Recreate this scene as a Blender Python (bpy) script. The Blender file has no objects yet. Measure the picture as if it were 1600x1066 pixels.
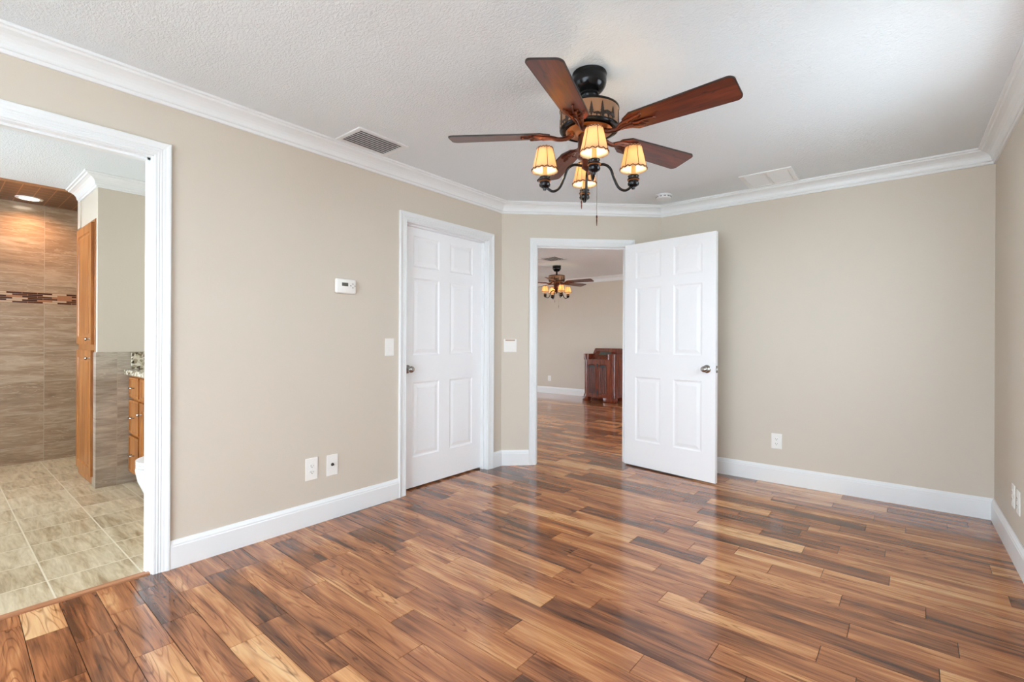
import bpy, bmesh, math, random
from mathutils import Vector, Matrix
R = math.radians
C = bpy.context.scene.collection
SC = bpy.context.scene

# ------------------------------------------------------------------ camera, world, exposure
F_PX, YAW, ROLL, CAM_H = 744.76, 0.6816, 0.0046, 1.165
cam_d = bpy.data.cameras.new('camera')
cam_d.sensor_fit = 'HORIZONTAL'; cam_d.sensor_width = 36.0
cam_d.lens = F_PX / 1600 * 36.0
cam_d.shift_y = -3.0 / 1600
cam_d.clip_start = 0.02
cam = bpy.data.objects.new('camera', cam_d); C.objects.link(cam)
rt = Vector((math.cos(YAW), math.sin(YAW), 0)); fw = Vector((-math.sin(YAW), math.cos(YAW), 0)); up = Vector((0, 0, 1))
rt2 = rt * math.cos(ROLL) + up * math.sin(ROLL)
up2 = up * math.cos(ROLL) - rt * math.sin(ROLL)
cam.matrix_world = Matrix(((rt2.x, up2.x, -fw.x, 0), (rt2.y, up2.y, -fw.y, 0), (rt2.z, up2.z, -fw.z, CAM_H), (0, 0, 0, 1)))
SC.camera = cam

SC.view_settings.view_transform = 'Standard'
SC.view_settings.look = 'None'
SC.view_settings.gamma = 1.0
SC.view_settings.use_curve_mapping = False
SC.view_settings.exposure = 0.69
SC.cycles.max_bounces = 10
SC.cycles.diffuse_bounces = 7
SC.cycles.glossy_bounces = 4
SC.cycles.transmission_bounces = 4
SC.cycles.transparent_max_bounces = 8
SC.cycles.caustics_reflective = False
SC.cycles.caustics_refractive = False
SC.cycles.sample_clamp_indirect = 6.0

SKY = 9.0
world = bpy.data.worlds.new('daylight'); SC.world = world; world.use_nodes = True
wn = world.node_tree.nodes; wl = world.node_tree.links; wn.clear()
wo = wn.new('ShaderNodeOutputWorld'); wb = wn.new('ShaderNodeBackground')
wb.inputs['Color'].default_value = (0.755, 0.89, 1.0, 1); wb.inputs['Strength'].default_value = SKY
wl.new(wb.outputs[0], wo.inputs[0])

# room layout in metres
A, Y1, DX, DY, XR, ZC, WT = 2.8475, 3.3561, 1.0947, 1.0366, 0.4866, 2.42, 0.115
Y2 = Y1 + DY
YS = -1.7                       # wall behind the camera
YF = 8.53                       # far wall of the next room
XL = -7.8                       # its side wall
DL = math.hypot(DX, DY)
DS = Vector((DX / DL, DY / DL, 0)); DN = Vector((DY / DL, -DX / DL, 0)); DP = Vector((-A, Y1, 0))

def window_portal(name, loc, rot, sx, sy):
    d = bpy.data.lights.new(name, 'AREA'); d.shape = 'RECTANGLE'; d.size = sx; d.size_y = sy
    d.cycles.is_portal = True
    o = bpy.data.objects.new(name, d); C.objects.link(o); o.location = loc; o.rotation_euler = rot
    return o
# daylight comes in through these unseen openings, most added for their light
WIN_R = (1.95, 3.15, 1.12, 2.05)       # y0 y1 z0 z1 added in the wall on the right to even the light, out of the picture
WIN_S = (-2.1, 0.4, 0.1, 2.2)          # x0 x1 z0 z1 in the wall behind the camera
WIN_F = (4.0, 6.4, 0.06, 1.95)  # unseen window added in the side wall to light the next room
WIN_G = (5.2, 7.4, 0.06, 2.05)            # y0 y1 z0 z1 unseen window added to light the far room, right             # y0 y1 z0 z1 far room, left
WIN_B = (-5.9, -3.2, 0.85, 2.15)           # x0 x1 z0 z1 unseen window added to light the bathroom

# ------------------------------------------------------------------ materials
def s2l(c):
    return tuple(((x / 255) / 12.92 if x / 255 <= 0.04045 else ((x / 255 + 0.055) / 1.055) ** 2.4) for x in c) + (1.0,)
class NT:
    def __init__(self, name):
        self.m = bpy.data.materials.new(name); self.m.use_nodes = True
        self.t = self.m.node_tree; self.n = self.t.nodes; self.n.clear()
        self.out = self.n.new('ShaderNodeOutputMaterial')
        self.b = self.n.new('ShaderNodeBsdfPrincipled'); self.l(self.b.outputs[0], self.out.inputs[0])
    def l(self, a, b): self.t.links.new(a, b)
    def node(self, typ, **kw):
        x = self.n.new(typ)
        for k, v in kw.items():
            if k in x.inputs: x.inputs[k].default_value = v
            else: setattr(x, k, v)
        return x
    def math(self, op, a, b=None, c=None):
        x = self.n.new('ShaderNodeMath'); x.operation = op
        for i, v in enumerate((a, b, c)):
            if v is None: continue
            if isinstance(v, (int, float)): x.inputs[i].default_value = v
            else: self.l(v, x.inputs[i])
        return x.outputs[0]
    def mix(self, f, a, b, blend='MIX'):
        x = self.n.new('ShaderNodeMix'); x.data_type = 'RGBA'; x.blend_type = blend
        for s, v in ((x.inputs[0], f), (x.inputs[6], a), (x.inputs[7], b)):
            if isinstance(v, (int, float)): s.default_value = v
            elif isinstance(v, tuple): s.default_value = v
            else: self.l(v, s)
        return x.outputs[2]
    def ramp(self, f, stops, interp='LINEAR'):
        x = self.n.new('ShaderNodeValToRGB'); x.color_ramp.interpolation = interp
        e = x.color_ramp.elements
        while len(e) < len(stops): e.new(0.5)
        for i, (p, c) in enumerate(stops): e[i].position = p; e[i].color = c
        self.l(f, x.inputs[0]); return x.outputs[0]
    def mapping(self, src, scale=(1, 1, 1), rot=(0, 0, 0), loc=(0, 0, 0)):
        x = self.n.new('ShaderNodeMapping'); x.inputs['Scale'].default_value = scale
        x.inputs['Rotation'].default_value = rot; x.inputs['Location'].default_value = loc
        self.l(src, x.inputs[0]); return x.outputs[0]
    def noise(self, vec, scale, detail=3, rough=0.5, dist=0.0, w=None):
        x = self.n.new('ShaderNodeTexNoise')
        if w is not None: x.noise_dimensions = '4D'; self.l(w, x.inputs['W'])
        x.inputs['Scale'].default_value = scale; x.inputs['Detail'].default_value = detail
        x.inputs['Roughness'].default_value = rough; x.inputs['Distortion'].default_value = dist
        self.l(vec, x.inputs['Vector']); return x.outputs[0]
    def bump(self, h, strength, dist):
        x = self.n.new('ShaderNodeBump'); x.inputs['Strength'].default_value = strength; x.inputs['Distance'].default_value = dist
        self.l(h, x.inputs['Height']); self.l(x.outputs[0], self.b.inputs['Normal'])
    def obj(self): return self.n.new('ShaderNodeTexCoord').outputs['Object']
    def set(self, col=None, rough=0.5, metal=0.0, **kw):
        if col is not None:
            if isinstance(col, tuple): self.b.inputs['Base Color'].default_value = col
            else: self.l(col, self.b.inputs['Base Color'])
        self.b.inputs['Roughness'].default_value = rough; self.b.inputs['Metallic'].default_value = metal
        for k, v in kw.items(): self.b.inputs[k.replace('_', ' ')].default_value = v
        return self
M = {}
def simple(name, rgb, rough=0.5, metal=0.0, **kw):
    n = NT(name).set(s2l(rgb), rough, metal, **kw); M[name] = n.m; return n

n = NT('wall paint'); co = n.obj()
n.set(s2l((207, 197, 183)), 0.55)
n.bump(n.noise(co, 70, 3, 0.6), 0.12, 0.004); M['wall'] = n.m
n = NT('ceiling texture'); co = n.obj()
n.set(s2l((226, 231, 235)), 0.9)
h = n.noise(n.mapping(co, (1, 1.7, 1), (0, 0, 0.5)), 62, 3, 0.55, 0.6)
n.bump(n.ramp(h, [(0.40, (0, 0, 0, 1)), (0.62, (1, 1, 1, 1))]), 0.36, 0.005); M['ceiling'] = n.m
simple('trim paint', (230, 232, 233), 0.34); M['trim'] = M['trim paint']
simple('door paint', (242, 243, 245), 0.36)
simple('white plastic', (236, 234, 230), 0.35)
simple('grey mark', (120, 120, 116), 0.5)
simple('dark screen', (84, 84, 76), 0.25)
simple('dark slot', (60, 58, 55), 0.6)
simple('brown tape', (176, 138, 104), 0.6)
simple('satin nickel', (176, 174, 170), 0.24, 1.0)
simple('black bronze', (24, 25, 28), 0.2, 0.5)
simple('duct dark', (92, 93, 94), 0.7)
simple('vent grey', (205, 206, 206), 0.5)
simple('ceramic', (236, 237, 236), 0.12)
simple('seam underlay', (26, 18, 13), 0.8)  # dark underlay colour between the floor boards
n = simple('copper bronze', (96, 54, 40), 0.32, 0.8)
simple('copper plate', (190, 120, 66), 0.3, 0.7)
simple('parchment', (150, 112, 82), 0.5)
simple('silhouette', (38, 27, 22), 0.55)
simple('candle sleeve', (222, 170, 110), 0.5)
simple('lacing', (92, 52, 26), 0.7)
simple('chain metal', (150, 132, 110), 0.3, 1.0)
simple('screen glass', (74, 80, 74), 0.2)
simple('pale ground', (226, 224, 220), 0.9)  # outdoor ground kept pale to bounce daylight indoors
n = NT('bulb glow'); n.set((1, 1, 1, 1), 0.3); n.b.inputs['Emission Color'].default_value = (1.0, 0.77, 0.50, 1); n.b.inputs['Emission Strength'].default_value = 120; M['bulb'] = n.m
n = NT('can light'); n.set((1, 1, 1, 1), 0.3); n.b.inputs['Emission Color'].default_value = (1.0, 0.86, 0.66, 1); n.b.inputs['Emission Strength'].default_value = 9; M['canlight'] = n.m

# lamp shade: thin parchment that lets the bulb shine through
n = NT('lamp shade'); n.n.remove(n.b)
tr = n.node('ShaderNodeBsdfTranslucent'); tr.inputs[0].default_value = (0.74, 0.54, 0.32, 1)
df = n.node('ShaderNodeBsdfDiffuse'); df.inputs[0].default_value = (0.62, 0.54, 0.42, 1)
mx = n.node('ShaderNodeMixShader'); mx.inputs[0].default_value = 0.6
n.l(df.outputs[0], mx.inputs[1]); n.l(tr.outputs[0], mx.inputs[2]); n.l(mx.outputs[0], n.out.inputs[0]); M['shade'] = n.m
# window glass
n = NT('window glass'); n.n.remove(n.b)
tr = n.node('ShaderNodeBsdfTransparent'); gl = n.node('ShaderNodeBsdfGlossy'); gl.inputs['Roughness'].default_value = 0.02
mx = n.node('ShaderNodeMixShader'); mx.inputs[0].default_value = 0.06
n.l(tr.outputs[0], mx.inputs[1]); n.l(gl.outputs[0], mx.inputs[2]); n.l(mx.outputs[0], n.out.inputs[0]); M['glass'] = n.m

# acacia floor boards: uv = metres along / across the board, tone / seed per board
n = NT('acacia boards')
uv = n.node('ShaderNodeUVMap', uv_map='board').outputs[0]
at = n.node('ShaderNodeAttribute', attribute_name='tone'); tone = at.outputs['Fac']
sd = n.node('ShaderNodeAttribute', attribute_name='seed').outputs['Fac']
tone = n.math('MULTIPLY_ADD', tone, 0.70, 0.18)
broad = n.noise(n.mapping(uv, (1.0, 8.0, 1)), 1.3, 2, 0.5, 0.9, w=sd)
mid = n.noise(n.mapping(uv, (1.0, 17.0, 1)), 1.8, 4, 0.6, 1.2, w=sd)
fine = n.noise(n.mapping(uv, (3.0, 150.0, 1)), 2.0, 2, 0.5, 0.2, w=sd)
fac = n.math('ADD', tone, n.math('MULTIPLY', n.math('SUBTRACT', broad, 0.5), 1.15))
fac = n.math('ADD', fac, n.math('MULTIPLY', n.math('SUBTRACT', mid, 0.5), 0.80))
fac = n.math('ADD', fac, n.math('MULTIPLY', n.math('SUBTRACT', fine, 0.5), 0.18))
col = n.ramp(fac, [(0.0, s2l((58, 36, 26))), (0.22, s2l((98, 60, 41))), (0.42, s2l((146, 91, 58))), (0.60, s2l((180, 117, 75))), (0.80, s2l((212, 156, 105))), (1.0, s2l((226, 182, 134)))])
# flowing figure: contour lines of a stretched noise field give the cathedral grain
fld = n.noise(n.mapping(uv, (0.55, 6.5, 1)), 1.6, 1.5, 0.45, 0.8, w=n.math('ADD', sd, 3.1))
ln = n.math('ABSOLUTE', n.math('SUBTRACT', n.math('FRACT', n.math('MULTIPLY', fld, 17.0)), 0.5))
lm = n.ramp(ln, [(0.0, (0.45, 0.35, 0.29, 1)), (0.18, (1, 1, 1, 1))])
amt = n.ramp(n.noise(n.mapping(uv, (1.5, 6.0, 1)), 1.2, 2, 0.5, 0.5, w=n.math('ADD', sd, 11.7)), [(0.36, (0, 0, 0, 1)), (0.58, (0.85, 0.85, 0.85, 1))])
col = n.mix(amt, col, n.mix(1.0, col, lm, 'MULTIPLY'))
gr = n.ramp(n.noise(n.mapping(uv, (1.0, 26.0, 1)), 1.5, 3, 0.6, 1.6, w=n.math('ADD', sd, 7.3)), [(0.34, (0.34, 0.26, 0.22, 1)), (0.42, (1, 1, 1, 1))])
col = n.mix(0.8, col, n.mix(1.0, col, gr, 'MULTIPLY'))
n.set(col, 0.15, 0.0, Coat_Weight=0.2, Coat_Roughness=0.06)
n.b.inputs['Specular IOR Level'].default_value = 0.5
n.bump(fine, 0.05, 0.001); M['floor'] = n.m

def wood(name, dark, mid_, light, rough, axis='Z', scale=1.0, knots=0.0):
    n = NT(name); co = n.obj()
    sc = {'Z': (14, 14, 1.2), 'X': (1.2, 14, 14), 'Y': (14, 1.2, 14)}[axis]
    a = n.noise(n.mapping(co, tuple(v * scale for v in sc)), 1.6, 4, 0.6, 1.0)
    b = n.noise(n.mapping(co, tuple(v * scale * 4 for v in sc)), 2.0, 2, 0.5)
    f = n.math('ADD', a, n.math('MULTIPLY', n.math('SUBTRACT', b, 0.5), 0.35))
    col = n.ramp(f, [(0.25, s2l(dark)), (0.5, s2l(mid_)), (0.75, s2l(light))])
    if knots:
        k = n.ramp(n.noise(n.mapping(co, (9, 26, 9) if axis == 'X' else (26, 26, 9)), 1.5, 2, 0.5, 0.4), [(0.28, (0.16, 0.08, 0.06, 1)), (0.34, (1, 1, 1, 1))])
        col = n.mix(knots, col, n.mix(1.0, col, k, 'MULTIPLY'))
    n.set(col, rough); M[name] = n.m
wood('fan blade wood', (60, 24, 14), (102, 43, 23), (132, 62, 33), 0.3, 'X', 1.0, 0.9)
wood('honey oak', (120, 68, 30), (160, 98, 46), (188, 126, 66), 0.28)
wood('mahogany', (58, 22, 13), (106, 44, 25), (138, 64, 36), 0.22)
wood('light oak strip', (140, 90, 62), (170, 114, 80), (188, 134, 98), 0.35, 'Y')

def tile(name, base, dark, light, plane, tw, th, off, grout, rough, streak=0.3, rotz=0.35, loc=(0, 0, 0), mort=0.004):
    n = NT(name); co = n.obj()
    # bring the tiled plane into xy
    sep = n.node('ShaderNodeSeparateXYZ'); n.l(co, sep.inputs[0])
    cb = n.node('ShaderNodeCombineXYZ')
    for i, ch in enumerate(plane): n.l(sep.outputs['XYZ'.index(ch)], cb.inputs[i])
    v = n.mapping(cb.outputs[0], loc=loc)
    br = n.node('ShaderNodeTexBrick', offset=off, squash=1.0)
    br.inputs['Scale'].default_value = 1.0; br.inputs['Brick Width'].default_value = tw; br.inputs['Row Height'].default_value = th
    br.inputs['Mortar Size'].default_value = mort; br.inputs['Mortar Smooth'].default_value = 0.1
    br.inputs['Color1'].default_value = (0, 0, 0, 1); br.inputs['Color2'].default_value = (1, 1, 1, 1); br.inputs['Mortar'].default_value = (0.5, 0.5, 0.5, 1)
    n.l(v, br.inputs['Vector'])
    rnd = n.node('ShaderNodeSeparateColor'); n.l(br.outputs['Color'], rnd.inputs[0])
    w = n.math('MULTIPLY', rnd.outputs[0], 3.0)
    a = n.noise(n.mapping(v, (1.2, 7.5, 1), (0, 0, rotz)), 1.6, 4, 0.62, 1.2, w=w)
    b = n.noise(n.mapping(v, (3, 22, 1), (0, 0, rotz)), 2.0, 3, 0.6, 0.8, w=w)
    f = n.math('ADD', a, n.math('MULTIPLY', n.math('SUBTRACT', b, 0.5), 0.6))
    f = n.math('ADD', f, n.math('MULTIPLY', n.math('SUBTRACT', rnd.outputs[0], 0.5), 0.12))
    col = n.ramp(f, [(0.5 - streak, s2l(dark)), (0.5, s2l(base)), (0.5 + streak, s2l(light))])
    if plane != 'XY':
        vn = n.ramp(n.noise(n.mapping(v, (1.0, 9, 1), (0, 0, rotz)), 2.2, 3, 0.6, 1.0, w=n.math('ADD', w, 5.0)), [(0.485, (0, 0, 0, 1)), (0.50, (0.55, 0.55, 0.55, 1)), (0.515, (0, 0, 0, 1))])
        col = n.mix(vn, col, s2l(light))
    col = n.mix(br.outputs['Fac'], col, s2l(grout))
    n.set(col, rough); M[name] = n.m
tile('bath floor tile', (188, 171, 141), (146, 124, 94), (212, 198, 170), 'XY', 0.298, 0.311, 0.0, (214, 203, 180), 0.30, 0.24, 0.6, (3.748, -0.683 + 0.311 * 8, 0), 0.0035)
tile('shower tile', (153, 129, 106), (126, 103, 83), (184, 164, 142), 'YZ', 0.61, 0.30, 0.0, (166, 150, 132), 0.14, 0.30, -0.16, (-0.71 + 0.61 * 4, -0.752 + 0.30 * 4, 0), 0.0025)
tile('wainscot tile', (168, 156, 142), (136, 122, 106), (200, 190, 176), 'YZ', 0.32, 0.61, 0.0, (176, 164, 146), 0.28, 0.28, 0.25, (0, 0.17, 0), 0.002)
tile('shower ceiling tile', (88, 53, 33), (74, 43, 26), (104, 66, 42), 'XY', 0.10, 0.10, 0.0, (170, 118, 78), 0.3, 0.4, 0.3, (0, 0, 0), 0.003)
tile('wall tile side', (164, 148, 128), (128, 112, 94), (196, 184, 166), 'XZ', 0.61, 0.32, 0.0, (176, 164, 146), 0.28, 0.28, 0.15, (0, 0, 0), 0.003)
# mosaic strip
n = NT('glass mosaic'); co = n.obj(); sep = n.node('ShaderNodeSeparateXYZ'); n.l(co, sep.inputs[0])
cb = n.node('ShaderNodeCombineXYZ'); n.l(sep.outputs[1], cb.inputs[0]); n.l(sep.outputs[2], cb.inputs[1])
br = n.node('ShaderNodeTexBrick', offset=0.37, squash=1.0)
for k, v in (('Scale', 1.0), ('Brick Width', 0.10), ('Row Height', 0.0166), ('Mortar Size', 0.0015)): br.inputs[k].default_value = v
br.inputs['Color1'].default_value = (0, 0, 0, 1); br.inputs['Color2'].default_value = (1, 1, 1, 1); br.inputs['Mortar'].default_value = (0.6, 0.6, 0.6, 1)
n.l(cb.outputs[0], br.inputs['Vector'])
n.set(n.ramp(br.outputs['Color'], [(0.0, s2l((52, 30, 26))), (0.42, s2l((150, 104, 76))), (0.66, s2l((176, 154, 130))), (0.85, s2l((70, 44, 38)))], 'CONSTANT'), 0.1); M['mosaic'] = n.m
# granite
n = NT('granite'); co = n.obj()
vo = n.node('ShaderNodeTexVoronoi'); vo.inputs['Scale'].default_value = 55; n.l(co, vo.inputs['Vector'])
g = n.node('ShaderNodeSeparateColor'); n.l(vo.outputs['Color'], g.inputs[0])
f = n.math('ADD', n.math('MULTIPLY', g.outputs[0], 0.6), n.math('MULTIPLY', n.noise(co, 26, 3), 0.5))
n.set(n.ramp(f, [(0.22, s2l((64, 56, 48))), (0.42, s2l((140, 124, 100))), (0.6, s2l((196, 184, 160))), (0.85, s2l((222, 216, 200)))]), 0.15); M['granite'] = n.m

# ------------------------------------------------------------------ helpers
def obj(name, bm, mat, parent=None, smooth=False, recalc=True):
    if recalc: bmesh.ops.recalc_face_normals(bm, faces=bm.faces[:])
    me = bpy.data.meshes.new(name); bm.to_mesh(me); bm.free()
    for m in (mat if isinstance(mat, (list, tuple)) else [mat]): me.materials.append(M[m] if isinstance(m, str) else m)
    if smooth:
        for p in me.polygons: p.use_smooth = True
        try: me.set_sharp_from_angle(angle=R(38))
        except Exception: pass
    o = bpy.data.objects.new(name, me); C.objects.link(o)
    if parent is not None: o.parent = parent
    return o
def tag(o, label=None, cat=None, group=None, kind=None):
    if label: o['label'] = label
    if cat: o['category'] = cat
    if group: o['group'] = group
    if kind: o['kind'] = kind
    return o
def thing(name, label, cat, loc=(0, 0, 0), rotz=0.0, group=None):
    o = bpy.data.objects.new(name, None); C.objects.link(o); o.empty_display_size = 0.1
    o.location = loc; o.rotation_euler = (0, 0, rotz)
    return tag(o, label, cat, group)
def struct(name, bm, mat, label, cat, parent=None, smooth=False):
    o = obj(name, bm, mat, parent, smooth)
    return tag(o, label, cat, kind='structure')
def copy_tree(o, parent=None):
    c = o.copy(); C.objects.link(c)
    if parent is not None: c.parent = parent
    for ch in list(o.children): copy_tree(ch, c)
    return c
def B(): return bmesh.new()
def quad(bm, pts):
    return bm.faces.new([bm.verts.new(p) for p in pts])
def box(bm, x0, y0, z0, x1, y1, z1, bev=0.0, seg=2):
    vs = [bm.verts.new((x, y, z)) for x in (x0, x1) for y in (y0, y1) for z in (z0, z1)]
    fs = [bm.faces.new([vs[i] for i in f]) for f in ((0, 1, 3, 2), (4, 6, 7, 5), (0, 4, 5, 1), (2, 3, 7, 6), (0, 2, 6, 4), (1, 5, 7, 3))]
    if bev > 0:
        es = list({e for f in fs for e in f.edges})
        bmesh.ops.bevel(bm, geom=es, offset=bev, segments=seg, profile=0.5, affect='EDGES')
def prism(bm, pts, f):
    """pts: closed outline as (a,b); f(a,b,k) -> point, k = 0 / 1 the two ends"""
    v0 = [bm.verts.new(f(a, b, 0)) for a, b in pts]; v1 = [bm.verts.new(f(a, b, 1)) for a, b in pts]
    bm.faces.new(v0); bm.faces.new(list(reversed(v1)))
    k = len(pts)
    for i in range(k): bm.faces.new((v0[i], v0[(i + 1) % k], v1[(i + 1) % k], v1[i]))
def lathe(bm, prof, cx=0, cy=0, cz=0, n=32, mat=None, sx=1.0, sy=1.0):
    rings = []
    for r, z in prof:
        ring = []
        for i in range(n):
            a = 2 * math.pi * i / n
            p = Vector((r * math.cos(a) * sx, r * math.sin(a) * sy, z))
            if mat is not None: p = mat @ p
            ring.append(bm.verts.new((p.x + cx, p.y + cy, p.z + cz)))
        rings.append(ring)
    for a, b in zip(rings, rings[1:]):
        for i in range(n): bm.faces.new((a[i], a[(i + 1) % n], b[(i + 1) % n], b[i]))
    if prof[0][0] > 1e-6: bm.faces.new(list(reversed(rings[0])))
    if prof[-1][0] > 1e-6: bm.faces.new(rings[-1])
    bmesh.ops.remove_doubles(bm, verts=[v for r in rings for v in r], dist=1e-6)
def tube(bm, pts, r, n=8):
    pts = [Vector(p) for p in pts]; rr = r if isinstance(r, (list, tuple)) else [r] * len(pts)
    rings = []; prev = None
    for i, p in enumerate(pts):
        t = (pts[min(i + 1, len(pts) - 1)] - pts[max(i - 1, 0)]).normalized()
        if prev is None:
            u = t.orthogonal().normalized()
        else:
            u = (prev - t * prev.dot(t)).normalized()
        prev = u; w = t.cross(u)
        rings.append([bm.verts.new(p + (u * math.cos(2 * math.pi * k / n) + w * math.sin(2 * math.pi * k / n)) * rr[i]) for k in range(n)])
    for a, b in zip(rings, rings[1:]):
        for k in range(n): bm.faces.new((a[k], a[(k + 1) % n], b[(k + 1) % n], b[k]))
    bm.faces.new(list(reversed(rings[0]))); bm.faces.new(rings[-1])
def smoothpts(ctrl, n=24):
    """Catmull-Rom through the control points"""
    P = [Vector(c) for c in ctrl]; P = [P[0] * 2 - P[1]] + P + [P[-1] * 2 - P[-2]]; out = []
    for i in range(1, len(P) - 2):
        for k in range(n if i < len(P) - 3 else n + 1):
            t = k / n; a, b, c, d = P[i - 1:i + 3]
            out.append(0.5 * ((2 * b) + (c - a) * t + (2 * a - 5 * b + 4 * c - d) * t * t + (3 * b - a - 3 * c + d) * t ** 3))
    return out
def sweep(bm, prof, P, Q, nrm, mP=0.0, mQ=0.0):
    """prof (out from wall, z); P,Q plan points on the wall line; mitre factors (positive shortens)"""
    P = Vector(P); Q = Vector(Q); nrm = Vector(nrm); t = (Q - P).normalized()
    f = lambda o, z, k: (P + t * (o * mP) + nrm * o if k == 0 else Q - t * (o * mQ) + nrm * o) + Vector((0, 0, z))
    prism(bm, prof, f)

# ------------------------------------------------------------------ the setting
def wall_boxes(bm, W, s0, s1, d0, d1, holes, z0=0.0, z1=ZC):
    """W(s,d,z); holes = (s0,s1,z0,z1)"""
    ss = sorted({s0, s1, *[h[0] for h in holes], *[h[1] for h in holes]})
    zs = sorted({z0, z1, *[h[2] for h in holes], *[h[3] for h in holes]})
    ns, nz = len(ss) - 1, len(zs) - 1
    solid = [[not any(h[0] - 1e-6 < ss[i] and ss[i + 1] < h[1] + 1e-6 and h[2] - 1e-6 < zs[j] and zs[j + 1] < h[3] + 1e-6 for h in holes) for j in range(nz)] for i in range(ns)]
    cache = {}
    def V(i, j, k):
        if (i, j, k) not in cache: cache[(i, j, k)] = bm.verts.new(W(ss[i], (d0, d1)[k], zs[j]))
        return cache[(i, j, k)]
    for i in range(ns):
        for j in range(nz):
            if not solid[i][j]: continue
            for k in (0, 1): bm.faces.new([V(i, j, k), V(i + 1, j, k), V(i + 1, j + 1, k), V(i, j + 1, k)])
            for di, dj, a, b in ((-1, 0, (i, j), (i, j + 1)), (1, 0, (i + 1, j), (i + 1, j + 1)), (0, -1, (i, j), (i + 1, j)), (0, 1, (i, j + 1), (i + 1, j + 1))):
                ii, jj = i + di, j + dj
                if 0 <= ii < ns and 0 <= jj < nz and solid[ii][jj]: continue
                bm.faces.new([V(*a, 0), V(*b, 0), V(*b, 1), V(*a, 1)])
WL = lambda s, d, z: Vector((-A + d, s, z))
WD = lambda s, d, z: DP + DS * s + DN * d + Vector((0, 0, z))
BO = (-0.13, 0.708, 2.06)        # bathroom opening (casing inner edges, head height)
CO = (2.256, 3.167, 2.042)       # closet door
EO = (0.323, 1.183, 2.036)       # doorway on the diagonal
JB = 0.013
hole = lambda o: (o[0] - JB, o[1] + JB, 0.0, o[2] + JB)
bm = B(); wall_boxes(bm, WL, YS - WT, Y1, 0, -WT, [hole(BO), hole(CO)])
struct('wall_left', bm, 'wall', 'long beige wall on the left with the thermostat, bathroom opening and closet door', 'wall')
bm = B(); wall_boxes(bm, WD, 0, DL, 0, -WT, [hole(EO)])
struct('wall_diagonal', bm, 'wall', 'short beige angled wall around the open doorway', 'wall')
bm = B(); wall_boxes(bm, lambda s, d, z: Vector((s, Y2 - d, z)), -A + DX, XR, 0, -WT, [])
struct('wall_back', bm, 'wall', 'plain beige back wall behind the open white door', 'wall')
WR = lambda s, d, z: Vector((XR - d, s, z))
bm = B(); wall_boxes(bm, WR, YS - WT, YF + WT, 0, -WT, [WIN_R, WIN_G])
struct('wall_right', bm, 'wall', 'beige wall at the right edge with two outlets low down', 'wall')
bm = B(); wall_boxes(bm, lambda s, d, z: Vector((s, YS + d, z)), -A, XR, 0, -WT, [WIN_S])
struct('wall_rear', bm, 'wall', 'beige wall behind the camera with a wide window', 'wall')
# next room
WF = lambda s, d, z: Vector((s, YF - d, z))
bm = B(); wall_boxes(bm, WF, XL, XR, 0, -WT, [])
struct('wall_far', bm, 'wall', 'beige far wall of the next room, seen through the doorway', 'wall')
WX = lambda s, d, z: Vector((XL + d, s, z))
bm = B(); wall_boxes(bm, WX, 3.4, YF + WT, 0, -WT, [WIN_F])
struct('wall_far_side', bm, 'wall', 'side wall of the next room holding an added window', 'wall')
bm = B(); box(bm, XL, 3.4, 0, -A - WT, 3.5, ZC); box(bm, -3.75, 1.66, 0, -3.65, 3.4, ZC)  # closes off the unseen closet so no light leaks in
struct('wall_closet', bm, 'wall', 'unseen closet walls added behind the closed white door to stop light leaks', 'wall')
# bathroom
XB, XS, YSt, XSh = -6.25, -4.80, 0.84, -5.50
bm = B(); box(bm, XB - 0.1, 1.56, 0, -A - WT, 1.66, ZC)
struct('wall_vanity', bm, 'wall', 'beige bathroom wall behind the oak vanity', 'wall')
bm = B(); wall_boxes(bm, lambda s, d, z: Vector((s, YSt + d, z)), -5.50, XS, 0, 0.40, [(-5.472, -4.850, 0.0, 2.092)]); box(bm, -5.50, 1.2405, 0, XS, 1.56, ZC)
struct('wall_stub', bm, 'wall', 'short beige bathroom wall beside the tall oak linen cabinet', 'wall')
bm = B(); box(bm, XB - 0.1, -1.4, 0, XB, 1.56, ZC)
struct('wall_shower', bm, 'shower tile', 'brown veined tile wall at the back of the shower', 'wall')
bm = B(); wall_boxes(bm, lambda s, d, z: Vector((s, -1.25 + d, z)), XB, -A - WT, 0, -WT, [WIN_B])
struct('wall_bath_side', bm, 'wall', 'bathroom side wall with an added window', 'wall')
bm = B(); box(bm, XB, 1.0, 0, -5.50, 1.56, ZC)
struct('wall_shower_side', bm, 'wall tile side', 'tiled side wall of the shower behind the linen cabinet', 'wall')
bm = B(); box(bm, XB, -1.25, 2.40, XSh, 1.0, ZC)
struct('ceiling_shower', bm, 'shower ceiling tile', 'small brown tile ceiling over the shower', 'ceiling')
bm = B(); box(bm, XB, -1.25, 1.476, XB + 0.004, 1.0, 1.579)
struct('trim_mosaic', bm, 'mosaic', 'dark and light glass mosaic strip running across the shower wall', 'tile strip')
bm = B(); box(bm, XS, YSt - 0.0, 0, XS + 0.010, 1.56, 1.05); box(bm, XS - 0.115, YSt - 0.010, 0, XS + 0.010, YSt, 1.05)
struct('trim_wainscot', bm, 'wainscot tile', 'grey brown tile wainscot on the short bathroom wall', 'tile')
bm = B(); box(bm, -5.50, YSt - 0.010, 2.092, -5.40, YSt, 2.322)
struct('trim_tile_edge', bm, 'wall', 'thin beige edging above the linen cabinet', 'trim')

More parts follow.
